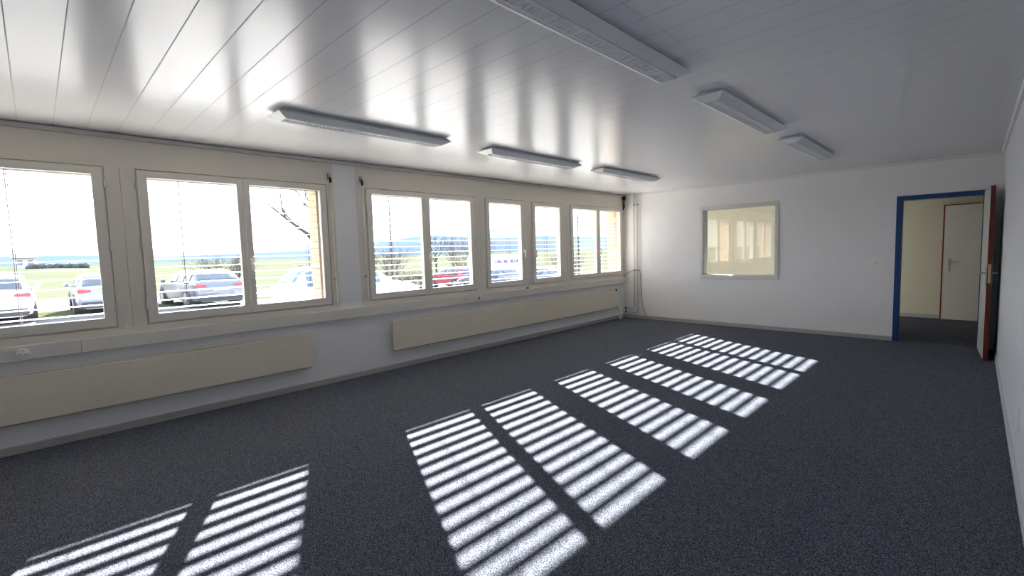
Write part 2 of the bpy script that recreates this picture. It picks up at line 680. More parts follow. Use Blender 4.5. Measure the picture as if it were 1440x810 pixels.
U = [  # (glass spans, sash outer y0, y1)
    ([(-1.192, -0.460), (-0.340, 0.388)], -1.27, 0.463),
    ([(0.768, 1.494), (1.613, 2.345)], 0.693, 2.42),
    ([(3.000, 3.737), (3.868, 4.602)], 2.925, 4.677),
    ([(4.986, 5.692)], 4.911, 5.767),
    ([(6.050, 6.715)], 5.975, 6.79),
    ([(7.115, 7.873), (8.003, 8.748)], 7.04, 8.823),
]
g = 0.012
board(O1[0] - 0.13, 2.517, [(a - g, b + g) for _, a, b in U[:2]], 'trim_1', 'cream panelling around the two nearest window pairs')
board(2.797, L, [(a - g, b + g) for _, a, b in U[2:]], 'trim_2', 'cream panelling around the far group of windows')


def hinge(parent, y, z, x=0.012):
    mb = MB()
    mb.tube([(x + 0.008, y, z - 0.032), (x + 0.008, y, z + 0.032)], 0.0075, 8)
    mb.box(x - 0.006, x + 0.005, y - 0.018, y + 0.018, z - 0.018, z + 0.018)
    mb.lathe((x + 0.008, y, z + 0.032), [(0, 0.009), (0.006, 0.0085), (0.012, 0.004)], (0, 0, 1), 8)
    mb.build('hinge', M['alu'], parent, smooth=40)


def handle(parent, y, z, x=0.016):
    mb = MB()
    mb.box(x, x + 0.008, y - 0.014, y + 0.014, z - 0.055, z + 0.03)
    mb.tube([(x, y, z), (x + 0.038, y, z)], 0.009, 10)
    mb.tube([(x + 0.036, y, z + 0.006), (x + 0.042, y, z - 0.02), (x + 0.042, y, z - 0.115)], 0.0095, 10)
    mb.build('handle', M['white_plastic'], parent, smooth=50)


win_labels = ['window pair beside the camera, partly beyond the frame', 'window pair with the grey estate car and white car outside',
              'window pair just past the white column', 'single casement with white lettered van outside',
              'single casement next to the last pair, handle on its left', 'last window pair by the far corner']
for i, (gl, y0, y1) in enumerate(U):
    w = empty(f'window_{i + 1}', (0, (y0 + y1) / 2, zs0), win_labels[i], 'window', kind='structure')
    fr = MB().ring(-0.095, -0.012, y0 - 0.011, y1 + 0.011, zs0 - 0.011, zs1 + 0.011, 0.055, 0.055, 0.055, 0.04)
    fr.build('frame', M['sash'], w)
    mids = [y0] + [(gl[k][1] + gl[k + 1][0]) / 2 for k in range(len(gl) - 1)] + [y1]
    for k, (a, b) in enumerate(gl):
        s0, s1 = mids[k] + (0.0015 if k else 0), mids[k + 1] - (0.0015 if k < len(gl) - 1 else 0)
        mb = MB().ring(-0.012, 0.016, s0, s1, zs0, zs1, a - s0, s1 - b, zg0 - zs0, zs1 - zg1)
        mb.ring(-0.050, -0.0125, s0 + 0.004, s1 - 0.004, zs0 + 0.004, zs1 - 0.004, a - s0 - 0.008, s1 - b - 0.008, zg0 - zs0 - 0.008, zs1 - zg1 - 0.008)
        sa = mb.build('sash', M['sash'], w, bevel=0.004)
        MB().box(-0.034, -0.030, a - 0.006, b + 0.006, zg0 - 0.006, zg1 + 0.006).build('pane', M['glass'], sa)
        if i == 3:
            handle(sa, b + 0.045, 1.50)
            hy = s0
        elif i == 4:
            handle(sa, a - 0.035, 1.49)
            hy = s1
        elif i == 5:
            if k == 1:
                handle(sa, a - 0.03, 1.50)
            hy = s0 if k == 0 else s1
        else:
            if k == 1:
                handle(sa, a - 0.03, 1.49)
            hy = s0 if k == 0 else s1
        for z in (1.095, 1.63, 2.17):
            hinge(w, hy + (0.006 if hy == s1 else -0.006), z)

# --- cable duct along the wall under the windows
for y0, y1, nm, lb in ((YB, 0.217, 'trim_3', 'near length of cream cable duct, with the round outlet'), (0.220, 4.787, 'trim_4', 'middle length of cream cable duct under the windows'),
                       (4.790, L, 'trim_5', 'far length of cream cable duct under the windows')):
    mb = MB().box(0, 0.052, y0, y1, 0.746, 0.862)
    st(mb.build(nm, M['duct'], bevel=0.004), lb, 'cable duct')

# --- other walls
xd0, xd1, zd = 4.599, 5.455, 2.081      # door opening
wx0, wx1, wz0, wz1 = 1.705, 2.948, 0.935, 2.165
mb = MB()
mb.box(0, wx0, L, L + WT, 0, HC)
mb.box(wx0, wx1, L, L + WT, 0, wz0)
mb.box(wx0, wx1, L, L + WT, wz1, HC)
mb.box(wx1, xd0, L, L + WT, 0, HC)
mb.box(xd0, xd1, L, L + WT, zd, HC)
mb.box(xd1, WD + 1.6, L, L + WT, 0, HC)
st(mb.build('wall_far', M['block_wall'], origin=(0, L, 0)), 'white painted block wall with the inner window and doorway', 'wall')
st(MB().box(WD, WD + 0.15, YB, L, 0, HC).build('wall_right', M['boards']), 'white boarded wall on the right', 'wall')
st(MB().box(EX, WD + 0.15, YB - 0.15, YB, 0, HC).build('wall_back', M['white_wall']), 'white wall behind the camera', 'wall')
st(MB().box(0, WD + 1.6, Y2, Y2 + 0.15, 0, HC).build('wall_corridor', M['cream_wall']), 'cream wall of the adjoining room', 'wall')
st(MB().box(3.70, 3.80, L + WT, 9.95, 0, HC).build('dimming_partition', M['cream_wall']), 'unseen cream wall added between the inner room and the corridor to dim the corridor', 'wall')  # added out of view to hold daylight back from the corridor
st(MB().box(WD + 1.45, WD + 1.6, L + WT, Y2, 0, HC).build('wall_end', M['cream_wall']), 'cream end wall of the adjoining room', 'wall')
mb = MB()
for (y0, y1) in ((9.45, 10.125), (10.125, 10.8)):
    mb.ring(-0.08, 0.0, y0, y1, 0.90, 2.305, 0.06, 0.06, 0.06, 0.06)
st(mb.build('window_7', M['sash']), 'plain window pair of the adjoining room', 'window')

# skirting
mb = MB()
mb.prism([(0, 0), (0.014, 0), (0.014, 0.058), (0.006, 0.066), (0, 0.066)], 1, YB, L)
st(mb.build('baseboard_left', M['skirt']), 'grey skirting under the radiators', 'skirting')
mb = MB()
mb.prism([(L, 0), (L - 0.014, 0), (L - 0.014, 0.058), (L - 0.006, 0.066), (L, 0.066)], 0, 0.014, xd0 - 0.052)
st(mb.build('baseboard_far', M['skirt']), 'grey skirting along the far wall', 'skirting')
mb = MB()
mb.prism([(WD, 0), (WD - 0.014, 0), (WD - 0.014, 0.06), (WD - 0.006, 0.07), (WD, 0.07)], 1, YB, L)
st(mb.build('baseboard_right', M['skirt_light']), 'pale skirting along the right wall', 'skirting')
st(MB().box(0.3, 4.95, Y2 - 0.014, Y2, 0, 0.075).build('baseboard_corridor', M['skirt']), 'grey skirting in the adjoining room', 'skirting')

# ceiling trims
st(MB().box(0.0, 0.03, YB, L, BTOP, 2.613).build('trim_6', M['trim'], bevel=0.003), 'grey cornice strip over the window panelling', 'cornice')
st(MB().prism([(L, 2.575), (L - 0.022, 2.575), (L - 0.028, HC - 0.001), (L, HC - 0.001)], 0, 0.03, WD).build('trim_7', M['trim_white']), 'pale cornice strip along the far wall', 'cornice')
st(MB().prism([(WD, 2.578), (WD - 0.022, 2.578), (WD - 0.030, HC - 0.001), (WD, HC - 0.001)], 1, YB, L - 0.03).build('trim_8', M['trim_white']), 'pale cornice strip along the right wall', 'cornice')

# --- inner window in the far wall
w = empty('window_8', (2.32, L, wz0), 'square fixed inner window into the cream room', 'window', kind='structure')
MB().ringy(L - 0.022, L + 0.0, 1.654, 3.0, 0.882, 2.220, 0.055, 0.055, 0.055, 0.055).build('casing', M['frame_grey'], w, bevel=0.004)
MB().ringy(L, L + WT, wx0, wx1, wz0, wz1, 0.012, 0.012, 0.012, 0.012).build('reveal', M['frame_grey'], w)
MB().box(wx0 + 0.012, wx1 - 0.012, L + 0.05, L + 0.055, wz0 + 0.012, wz1 - 0.012).build('pane', M['glass'], w)
MB().ringy(L + WT, L + WT + 0.02, 1.654, 3.0, 0.882, 2.220, 0.055, 0.055, 0.055, 0.055).build('casing', M['frame_grey'], w)

# --- doorway with blue steel frame, open leaf
d = empty('door_1', (5.0, L, 0), 'open pale grey door with red edge in a blue steel frame', 'door', kind='structure')
mb = MB()
fx0, fx1, fz = 4.547, 5.505, 2.133
pr = [(fx0, 0), (xd0 + 0.001, 0), (xd0 + 0.001, zd), (xd1 - 0.001, zd), (xd1 - 0.001, 0), (fx1, 0), (fx1, fz), (fx0, fz)]
mb.box(fx0, xd0 + 0.012, L - 0.014, L, 0, fz)
mb.box(xd1 - 0.012, fx1, L - 0.014, L, 0, fz)
mb.box(xd0 + 0.012, xd1 - 0.012, L - 0.014, L, zd - 0.012, fz)
mb.box(xd0, xd0 + 0.012, L, L + WT + 0.014, 0, zd)
mb.box(xd1 - 0.012, xd1, L, L + WT + 0.014, 0, zd)
mb.box(xd0, xd1, L, L + WT + 0.014, zd - 0.012, zd)
mb.box(fx0, xd0, L + WT, L + WT + 0.014, 0, fz)
mb.box(xd1, fx1, L + WT, L + WT + 0.014, 0, fz)
mb.build('frame', M['blue'], d, bevel=0.003)
# the leaf swings into the room on the right jamb, not quite square to the wall
LW, LT, LH = 0.83, 0.042, 2.105
leaf = empty('leaf', (5.452, L - 0.022, 0.008), parent=d, rotz=math.radians(-90 + 3.2))
#   local x runs along the leaf from the hinge, local y points to the face seen from the room
MB().box(0, LW - 0.004, 0, LT, 0, LH).build('panel', M['door'], leaf, world=False)
mb = MB().box(LW - 0.004, LW + 0.002, -0.0004, LT + 0.0004, 0, LH)
mb.box(0, LW, 0.0, LT, LH, LH + 0.003)
mb.build('edge_band', M['door_edge'], leaf, world=False)
mb = MB()
for s, y in ((-1, 0.0), (1, LT)):
    mb.box(LW - 0.085, LW - 0.045, min(y, y + s * 0.007), max(y, y + s * 0.007), 0.90, 1.13)
    mb.tube([(LW - 0.065, y, 1.06), (LW - 0.065, y + s * 0.05, 1.06)], 0.009, 10)
    mb.tube([(LW - 0.06, y + s * 0.05, 1.06), (LW - 0.185, y + s * 0.052, 1.06)], 0.0095, 10)
mb.build('handle', M['steel'], leaf, world=False, smooth=40)
mb = MB().box(LW + 0.002, LW + 0.0045, 0.009, LT - 0.009, 0.94, 1.17)
mb.box(LW + 0.004, LW + 0.014, 0.014, LT - 0.014, 1.05, 1.085)
mb.box(LW + 0.004, LW + 0.010, 0.016, LT - 0.016, 0.97, 1.0)
mb.build('lock_plate', M['brass'], leaf, world=False)

# --- door of the adjoining room
d2 = empty('door_2', (5.4, Y2, 0), 'closed grey door across the corridor, thin dark red frame', 'door', kind='structure')
yd = 11.74
MB().ringy(yd - 0.004, Y2, 4.955, 5.86, -0.03, 2.115, 0.018, 0.018, 0.03, 0.014).build('frame', M['red_frame'], d2)
MB().box(4.975, 5.84, yd, yd + 0.04, 0.012, 2.098).build('panel', M['door_light'], d2, bevel=0.003)
mb = MB().box(5.045, 5.085, yd - 0.008, yd, 0.90, 1.13)
mb.tube([(5.065, yd, 1.07), (5.065, yd - 0.05, 1.07)], 0.009, 10)
mb.tube([(5.06, yd - 0.05, 1.07), (5.19, yd - 0.052, 1.07)], 0.0095, 10)
mb.build('handle', M['steel'], d2, smooth=40)

# ================================================================== things in the room
# --- ceiling lamps


def make_lamp():
    r = empty('ceiling_lamp', (0, 0, HC), None, 'ceiling lamp', 'louvred strip lamps in two rows on the ceiling')
    HL = 0.81
    z0, z1, z2 = HC, 2.588, 2.553
    a, b, c, h = 0.085, 0.118, 0.056, HL

    def rect(w, l, z):
        return [Vector((-w, -l, z)), Vector((w, -l, z)), Vector((w, l, z)), Vector((-w, l, z))]
    R0, R1, R2 = rect(a, h - 0.045, z0 - 0.001), rect(b, h, z1), rect(c, h - 0.075, z2)
    R3 = rect(c, h - 0.075, z2 + 0.045)
    mb = MB()
    rows = [[mb.bm.verts.new(p) for p in q] for q in (R0, R1, R2, R3)]
    for A, B in zip(rows[:-1], rows[1:]):
        for i in range(4):
            j = (i + 1) % 4
            mb.bm.faces.new((A[i], A[j], B[j], B[i]))
    mb.bm.faces.new(rows[0][::-1])
    mb.bm.faces.new(rows[-1])
    off = Vector((0, 0, HC))
    for v in mb.bm.verts:
        v.co -= off
    mb.build('housing', M['lamp'], r, world=False, bevel=0.002)
    zz = z2 - HC
    mb = MB()
    n = 44
    for k in range(n + 1):
        y = -(h - 0.085) + 2 * (h - 0.085) * k / n
        mb.prism([(y - 0.002, zz + 0.001), (y + 0.002, zz + 0.001), (y + 0.0006, zz + 0.011), (y - 0.0006, zz + 0.011)], 0, -c + 0.026, c - 0.026)
    for s in (-1, 1):
        xx = s * (c - 0.026)
        mb.box(min(xx, xx + s * 0.003), max(xx, xx + s * 0.003), -(h - 0.083), h - 0.083, zz + 0.001, zz + 0.012)
    bmesh.ops.remove_doubles(mb.bm, verts=mb.bm.verts[:], dist=1e-5)
    mb.build('louvre', M['louvre'], r, world=False)
    mb = MB()
    for s in (-1, 1):
        mb.grid([[(s * (c - 0.004) - s * 0.044 * t, y, zz + 0.002 + 0.026 * t ** 0.8) for t in (0, .25, .5, .75, 1)] for y in (-(h - 0.078), h - 0.078)])
    mb.build('reflector', M['louvre'], r, world=False, smooth=60, recalc=False)
    MB().tube([(0, -(h - 0.1), zz + 0.036), (0, h - 0.1, zz + 0.036)], 0.0075, 12).build('tube', M['tube'], r, world=False, smooth=40)
    return r


lamp0 = make_lamp()
lamps = [(1.565, 2.155, 'long louvred strip lamp nearest the camera in the row beside the windows'),
         (1.585, 4.285, 'middle one of the three strip lamps in the row beside the windows'),
         (1.625, 6.345, 'farthest strip lamp of the window row, nearest the far window corner'),
         (3.960, 2.185, 'large louvred strip lamp overhead, cut by the top edge of the photo'),
         (3.965, 4.300, 'middle strip lamp of the inner row, between the overhead lamp and the small far one'),
         (3.965, 6.430, 'strip lamp of the inner row nearest the far wall and door')]
for k, (x, y, lb) in enumerate(lamps):
    o = lamp0 if k == 0 else copy_tree(lamp0)
    o.location = (x, y, HC)
    o['label'] = lb


# --- radiators
def radiator(y0, y1, label, valve_end):
    r = empty('radiator', (0.05, (y0 + y1) / 2, 0.26), label, 'radiator', 'long flat radiators on the window wall')
    MB().box(0.050, 0.080, y0, y1, 0.258, 0.632).build('panel', M['radiator'], r, bevel=0.006)
    for k in range(5):
        y = y0 + 0.25 + (y1 - y0 - 0.5) * k / 4
        MB().box(0.001, 0.052, y - 0.015, y + 0.015, 0.30, 0.59).build('bracket', M['rad_plain'], r)
    mb = MB()
    mb.tube([(0.068, y0 + 0.03, 0.632), (0.068, y1 - 0.03, 0.632)], 0.011, 10)
    mb.tube([(0.068, y0 + 0.03, 0.258), (0.068, y1 - 0.03, 0.258)], 0.011, 10)
    mb.build('header_pipe', M['rad_plain'], r, smooth=40)
    e = y1 if valve_end > 0 else y0
    s = valve_end
    mb = MB()
    mb.tube([(0.065, e - s * 0.01, 0.60), (0.065, e + s * 0.05, 0.60)], 0.012, 10)
    mb.build('valve', M['steel'], r, smooth=40)
    mb = MB()
    mb.lathe((0.065, e + s * 0.035, 0.612), [(0, 0.012), (0.004, 0.02), (0.03, 0.018), (0.036, 0.012)], (0.4, 0, 1), 14)
    mb.build('valve_knob', M['black'], r, smooth=40)
    mb = MB()
    mb.tube([(0.065, e - s * 0.01, 0.285), (0.065, e + s * 0.04, 0.285)], 0.012, 10)
    mb.lathe((0.065, e + s * 0.035, 0.275), [(0, 0.017), (0.022, 0.017)], (0, 0, 1), 10)
    mb.build('valve', M['grey_plastic'], r, smooth=40)
    return r


radiator(-1.6, 2.135, 'long cream radiator nearest the camera under the first windows', -1)
radiator(3.17, 8.44, 'longer cream radiator past the white column, reaching the far corner', 1)

# flexible pipes from the far radiator valves into the floor
t = empty('radiator_pipe', (0.09, 8.60, 0), 'pair of bent white connection pipes dropping from the far radiator to the floor', 'pipe')
MB().tube([(0.065, 8.475, 0.285), (0.07, 8.52, 0.285), (0.09, 8.56, 0.25), (0.105, 8.555, 0.19), (0.105, 8.53, 0.11), (0.112, 8.525, 0.05), (0.115, 8.54, 0)], 0.013, 10).build('pipe', M['white_pipe'], t, smooth=60)
MB().tube([(0.065, 8.49, 0.60), (0.065, 8.60, 0.595), (0.066, 8.64, 0.55), (0.066, 8.65, 0.45), (0.068, 8.65, 0.30), (0.09, 8.66, 0.22), (0.10, 8.645, 0.13), (0.102, 8.63, 0.06), (0.10, 8.65, 0)], 0.012, 10).build('pipe', M['white_pipe'], t, smooth=60)

# risers in the corner
yp = L - 0.045
for x, zb, lb in ((0.268, 0.205, 'thin painted heating riser nearer the windows in the far corner'), (0.350, 0.128, 'thin painted heating riser beside the corner, with the lower floor run')):
    t = empty('heating_pipe', (x, yp, zb), lb, 'pipe', 'twin heating risers in the far corner')
    pts = [(x, yp, HC - 0.005), (x, yp, zb + 0.05), (x - 0.012, yp, zb + 0.015), (x - 0.05, yp, zb), (0.045, yp, zb)]
    MB().tube(pts, 0.0125, 12).build('pipe', M['pipe'], t, smooth=60)
    MB().lathe((0.05, yp, zb), [(0, 0.02), (0.03, 0.02)], (1, 0, 0), 12).build('valve', M['black'], t, smooth=40)
    for z in (2.385, 1.02):
        mb = MB().lathe((x, yp, z), [(-0.011, 0.0165), (0.011, 0.0165)], (0, 0, 1), 12)
        mb.box(x - 0.006, x + 0.006, yp + 0.01, L - 0.001, z - 0.01, z + 0.01)
        mb.build('pipe_clamp', M['grey_plastic'], t, smooth=40)

# cables
mb = MB()
mb.tube([(0.030, 8.885, 0.87), (0.06, 8.86, 0.92), (0.12, 8.86, 0.965), (0.20, 8.872, 1.0), (0.268, 8.845, 1.03), (0.32, 8.842, 1.04), (0.395, 8.88, 1.00), (0.398, L - 0.008, 0.88),
         (0.405, L - 0.006, 0.66), (0.418, L - 0.006, 0.45), (0.44, L - 0.006, 0.27), (0.49, L - 0.008, 0.15), (0.524, L - 0.012, 0.075), (0.53, L - 0.02, 0.0)], 0.0042, 8)
tag(mb.build('cable', M['black'], smooth=60), 'thin dark cable from the duct end across the risers down to the floor', 'cable')
mb = MB()
mb.tube([(0.045, 8.86, 2.56), (0.05, 8.82, 2.535), (0.045, 8.86, 2.51), (0.025, 8.885, 2.50), (0.02, 8.88, 2.40), (0.018, 8.87, 2.30)], 0.012, 8)
mb.lathe((0.05, 8.85, 2.515), [(0, 0.03), (0.02, 0.036), (0.06, 0.03), (0.065, 0.01)], (0.2, -0.3, 1), 12)
mb.box(0.0, 0.03, 8.84, 8.89, 2.52, 2.57)
tag(mb.build('cable_bundle', M['black'], smooth=60), 'black cable knot hanging high in the far window corner', 'cable')


# --- blind cranks
def crank(y, label, rod, zt=2.40, zb=0.955):
    r = empty('blind_crank', (0.03, y, zb), label, 'blind crank', 'crank rods of the outside blinds')
    mb = MB().box(0.004, 0.02, y - 0.015, y + 0.015, zt - 0.005, zt + 0.055)
    mb.tube([(0.01, y, zt + 0.03), (0.045, y, zt + 0.008)], 0.010, 10)
    mb.build('bracket', M['steel'], r, smooth=40)
    mb = MB().lathe((0.045, y, zt - 0.055), [(0, 0.010), (0.01, 0.014), (0.045, 0.014), (0.06, 0.010)], (0, 0, 1), 12)
    mb.build('joint', M['black'], r, smooth=40)
    MB().tube([(0.045, y, zt - 0.05), (0.044, y + 0.004, zt - 0.6), (0.036, y + 0.008, zb + 0.33)], 0.0075, 10).build('rod', M['white_plastic'] if rod else M['cream'], r, smooth=60)
    mb = MB().tube([(0.036, y + 0.008, zb + 0.34), (0.034, y + 0.010, zb + 0.22)], 0.0075, 10)
    mb.tube([(0.034, y + 0.010, zb + 0.22), (0.034, y + 0.012, zb + 0.16), (0.034, y + 0.014, zb)], 0.0115, 10)
    mb.build('grip', M['white_plastic'], r, smooth=50)
    MB().box(0.004, 0.046, y - 0.010, y + 0.022, zb + 0.27, zb + 0.295).build('clip', M['alu'], r)


crank(2.862, 'white blind crank rod just right of the white column', True)
crank(2.466, 'cream blind crank rod just left of the white column', False)
crank(8.862, 'cream blind crank rod at the far end of the panelling', False)

# --- electrical fittings
r = empty('wall_socket', (0.052, -0.122, 0.80), 'round white triple outlet in the near length of duct', 'socket')
MB().lathe((0.052, -0.122, 0.803), [(0, 0.041), (0.005, 0.041), (0.008, 0.037)], (1, 0, 0), 32).build('plate', M['white_plastic'], r, smooth=40)
mb = MB()
for k in range(3):
    a = math.pi / 2 + k * 2 * math.pi / 3
    cy_, cz_ = -0.122 + 0.02 * math.cos(a), 0.803 + 0.02 * math.sin(a)
    for dy, dz in ((-0.0075, -0.002), (0.0075, -0.002), (0, 0.004)):
        mb.lathe((0.0585, cy_ + dy, cz_ + dz), [(0, 0.0028), (0.002, 0.0028)], (1, 0, 0), 8)
mb.build('pin_hole', M['dark'], r)
r = empty('wall_socket', (0.052, 4.675, 0.80), 'white outlet with a black triangular insert on the middle duct', 'socket')
MB().box(0.052, 0.057, 4.60, 4.755, 0.762, 0.845).build('plate', M['duct'], r, bevel=0.002)
MB().prism([(4.652, 0.785), (4.698, 0.785), (4.675, 0.825)], 0, 0.057, 0.060).build('insert', M['dark'], r)
r = empty('duct_knob', (0.052, 4.437, 0.80), 'tiny dark screw hole cap left of the triangular outlet on the duct', 'cap')
MB().lathe((0.052, 4.437, 0.804), [(0, 0.013), (0.004, 0.011)], (1, 0, 0), 14).build('ring', M['alu'], r, smooth=40)
MB().lathe((0.056, 4.437, 0.804), [(0, 0.008), (0.003, 0.006)], (1, 0, 0), 12).build('plug', M['dark'], r, smooth=40)
r = empty('blind_clip', (0.03, 5.79, 0.868), 'small black clip lying on the duct under the single casement', 'clip')
MB().box(0.008, 0.045, 5.765, 5.815, 0.8625, 0.872).build('base', M['black'], r, bevel=0.002)
MB().tube([(0.03, 5.775, 0.872), (0.03, 5.785, 0.884), (0.03, 5.80, 0.884), (0.03, 5.81, 0.872)], 0.004, 8).build('loop', M['black'], r, smooth=40)

r = empty('light_switch', (4.34, L, 1.16), 'row of three white switch and outlet plates beside the blue door frame', 'switch')
for k in range(3):
    x = 4.243 + k * 0.092
    MB().box(x - 0.043, x + 0.043, L - 0.010, L, 1.117, 1.203).build('plate', M['white_plastic'], r, bevel=0.003)
    if k == 1:
        MB().lathe((x, L - 0.010, 1.16), [(0, 0.026), (0.002, 0.026), (0.0025, 0.02)], (0, -1, 0), 20).build('insert', M['duct'], r, smooth=40)
    else:
        MB().box(x - 0.026, x + 0.026, L - 0.015, L - 0.009, 1.13, 1.19).build('rocker', M['white_plastic'], r, bevel=0.004)
r = empty('wall_socket', (WD, 4.2, 0.37), 'white outlet low on the boarded wall at the right edge', 'socket')
MB().box(WD - 0.016, WD, 4.16, 4.25, 0.30, 0.435).build('plate', M['white_plastic'], r, bevel=0.004)
MB().lathe((WD - 0.016, 4.205, 0.37), [(0, 0.022), (0.002, 0.02)], (-1, 0, 0), 18).build('insert', M['duct'], r)


# ================================================================== outside blinds
PITCH, SLW, SAG, TILT, SX, SZ0 = 0.0785, 0.088, 0.005, 0.03, -0.145, 0.967


def blind(y0, y1, label, cords, rail='rail'):
    r = empty('venetian_blind', (SX, (y0 + y1) / 2, 0.935), label, 'blind', 'white slatted blinds outside the windows')
    mb = MB()
    n = 7
    for k in range(17):
        z = SZ0 + k * PITCH
        top, bot = [], []
        for i in range(n):
            t = -0.5 + i / (n - 1)
            x = SX + t * SLW
            zz = z - t * SLW * TILT + SAG * (1 - 4 * t * t)
            top.append((x, zz + 0.0008))
            bot.append((x, zz - 0.0008))
        mb.prism(top + bot[::-1], 1, y0 + 0.012, y1 - 0.012)
    mb.build('slats', M['slat'], r, smooth=50)
    for y in cords:
        mb = MB()
        mb.tube([(SX - 0.040, y, 0.96), (SX - 0.040, y, 2.27)], 0.0022, 6)
        mb.tube([(SX + 0.040, y, 0.96), (SX + 0.040, y, 2.27)], 0.0022, 6)
        mb.tube([(SX, y + 0.012, 0.96), (SX, y + 0.012, 2.27)], 0.0025, 6)
        mb.build('ladder_cord', M['cord'], r)
    for y in (y0, y1):
        MB().box(SX - 0.012, SX + 0.012, y - 0.011, y + 0.011, 0.925, 2.30).build('guide_rail', M[rail], r)
    MB().box(SX - 0.035, SX + 0.035, y0 + 0.012, y1 - 0.012, 0.940, 0.956).build('bottom_rail', M['slat'], r, bevel=0.003)
    MB().box(SX - 0.05, SX + 0.05, y0, y1, 2.262, 2.304).build('head_box', M['slat'], r)


blind(O1[0] + 0.02, 0.57, 'white slatted blind outside the window nearest the camera', (-0.9, -0.12))
blind(0.60, 2.372, 'white slatted blind outside the window pair left of the white column', (1.02, 2.23))
blind(2.915, 4.78, 'white slatted blind outside the window pair right of the white column', (3.33, 4.34))
blind(4.81, 6.90, 'white slatted blind outside the two single casements', (5.54, 6.50))
blind(6.93, 8.885, 'white slatted blind outside the last window pair', (7.45, 8.42), 'rail_dark')

# ================================================================== outside: ground
rnd = random.Random(5)


def ground_strip(name, m, x0, x1, label, cat, dz=0.0, ys=(-400, -60, 5, 12, 20, 30, 40, 120, 400, 1200), xs=None):
    xs = xs or (x0, x1)
    mb = MB()
    V = mb.grid([[(x, y, zg(y) + dz) for y in ys] for x in xs])
    low = [[mb.bm.verts.new((v.co.x, v.co.y, v.co.z - 0.3)) for v in row] for row in (V[0], V[-1])]
    for a, b in zip((V[0], V[-1]), low):
        for i in range(len(a) - 1):
            mb.bm.faces.new((a[i], a[i + 1], b[i + 1], b[i]))
    return st(mb.build(name, m, origin=(0, 0, 0)), label, cat)


ground_strip('terrain', M['grass'], -20.3, EX, 'green verge and parking ground outside the windows', 'ground')
ground_strip('road', M['road'], -28.5, -20.3, 'pale road running past beyond the parked cars', 'road', ys=(-400, -60, 5, 12, 20, 30, 40, 120, 400, 1200))
ground_strip('field', M['field'], -1500, -28.5, 'wide pale green field beyond the road', 'field')
ground_strip('pavement', M['road'], -17.4, -0.5, 'pale paved parking strip', 'ground', dz=0.012, ys=(-60, 5, 12, 20, 30, 40, 60))

# hills
mb = MB()
rows = []
for dx, hf in ((0, 0), (20, 0.65), (45, 1.0), (120, 0.2)):
    row = []
    for k in range(70):
        a = k / 69
        y = -700 + 2900 * a
        h = 22 + 4 * math.sin(a * 23) + 3 * math.sin(a * 57 + 1)
        if y > 100:
            h = 16 + 3 * math.sin(a * 40) + 30 * min(1, max(0, (y - 330) / 400.0))
        row.append((-950 - dx + 60 * math.sin(a * 9), y, -3 + hf * (h + 3)))
    rows.append(row)
mb.grid(rows)
st(mb.build('hills', M['hills']), 'low hills along the horizon, tinted blue for distance haze', 'hills')


# ================================================================== cars
def interp(tab, u):
    for (a, va), (b, vb) in zip(tab[:-1], tab[1:]):
        if u <= b:
            t = (u - a) / (b - a)
            return va + (vb - va) * t
    return tab[-1][1]


PROFILES = {
    'suv': dict(top=[(0, .44), (.008, .60), (.025, .66), (.04, .70), (.115, .95), (.17, .985), (.30, 1), (.5, .995), (.60, .95), (.74, .68), (.80, .645), (.93, .56), (.98, .46), (1, .34)],
                rear=(.042, .108), wind=(.615, .73), side=[(.115, .24), (.255, .425), (.44, .635)]),
    'wagon': dict(top=[(0, .44), (.008, .60), (.03, .68), (.05, .72), (.15, .95), (.20, .985), (.33, 1), (.48, .99), (.58, .93), (.71, .68), (.77, .64), (.93, .54), (.98, .45), (1, .33)],
                  rear=(.055, .14), wind=(.595, .70), side=[(.14, .255), (.27, .42), (.435, .60)]),
    'hatch': dict(top=[(0, .42), (.01, .58), (.03, .66), (.05, .69), (.14, .94), (.2, .985), (.35, 1), (.5, .985), (.58, .93), (.73, .68), (.80, .63), (.93, .55), (.98, .44), (1, .33)],
                  rear=(.055, .13), wind=(.60, .72), side=[(.14, .22), (.24, .41), (.43, .62)]),
    'van': dict(top=[(0, .5), (.004, .90), (.015, .965), (.05, 1), (.5, 1), (.66, .985), (.72, .94), (.83, .60), (.88, .56), (.96, .48), (.99, .38), (1, .26)],
                rear=(.006, .012), wind=(.725, .82), side=[(.66, .785)]),
}
PLAN = [(0, .82), (.015, .90), (.06, .955), (.2, 1), (.75, 1), (.9, .95), (.96, .86), (1, .70)]


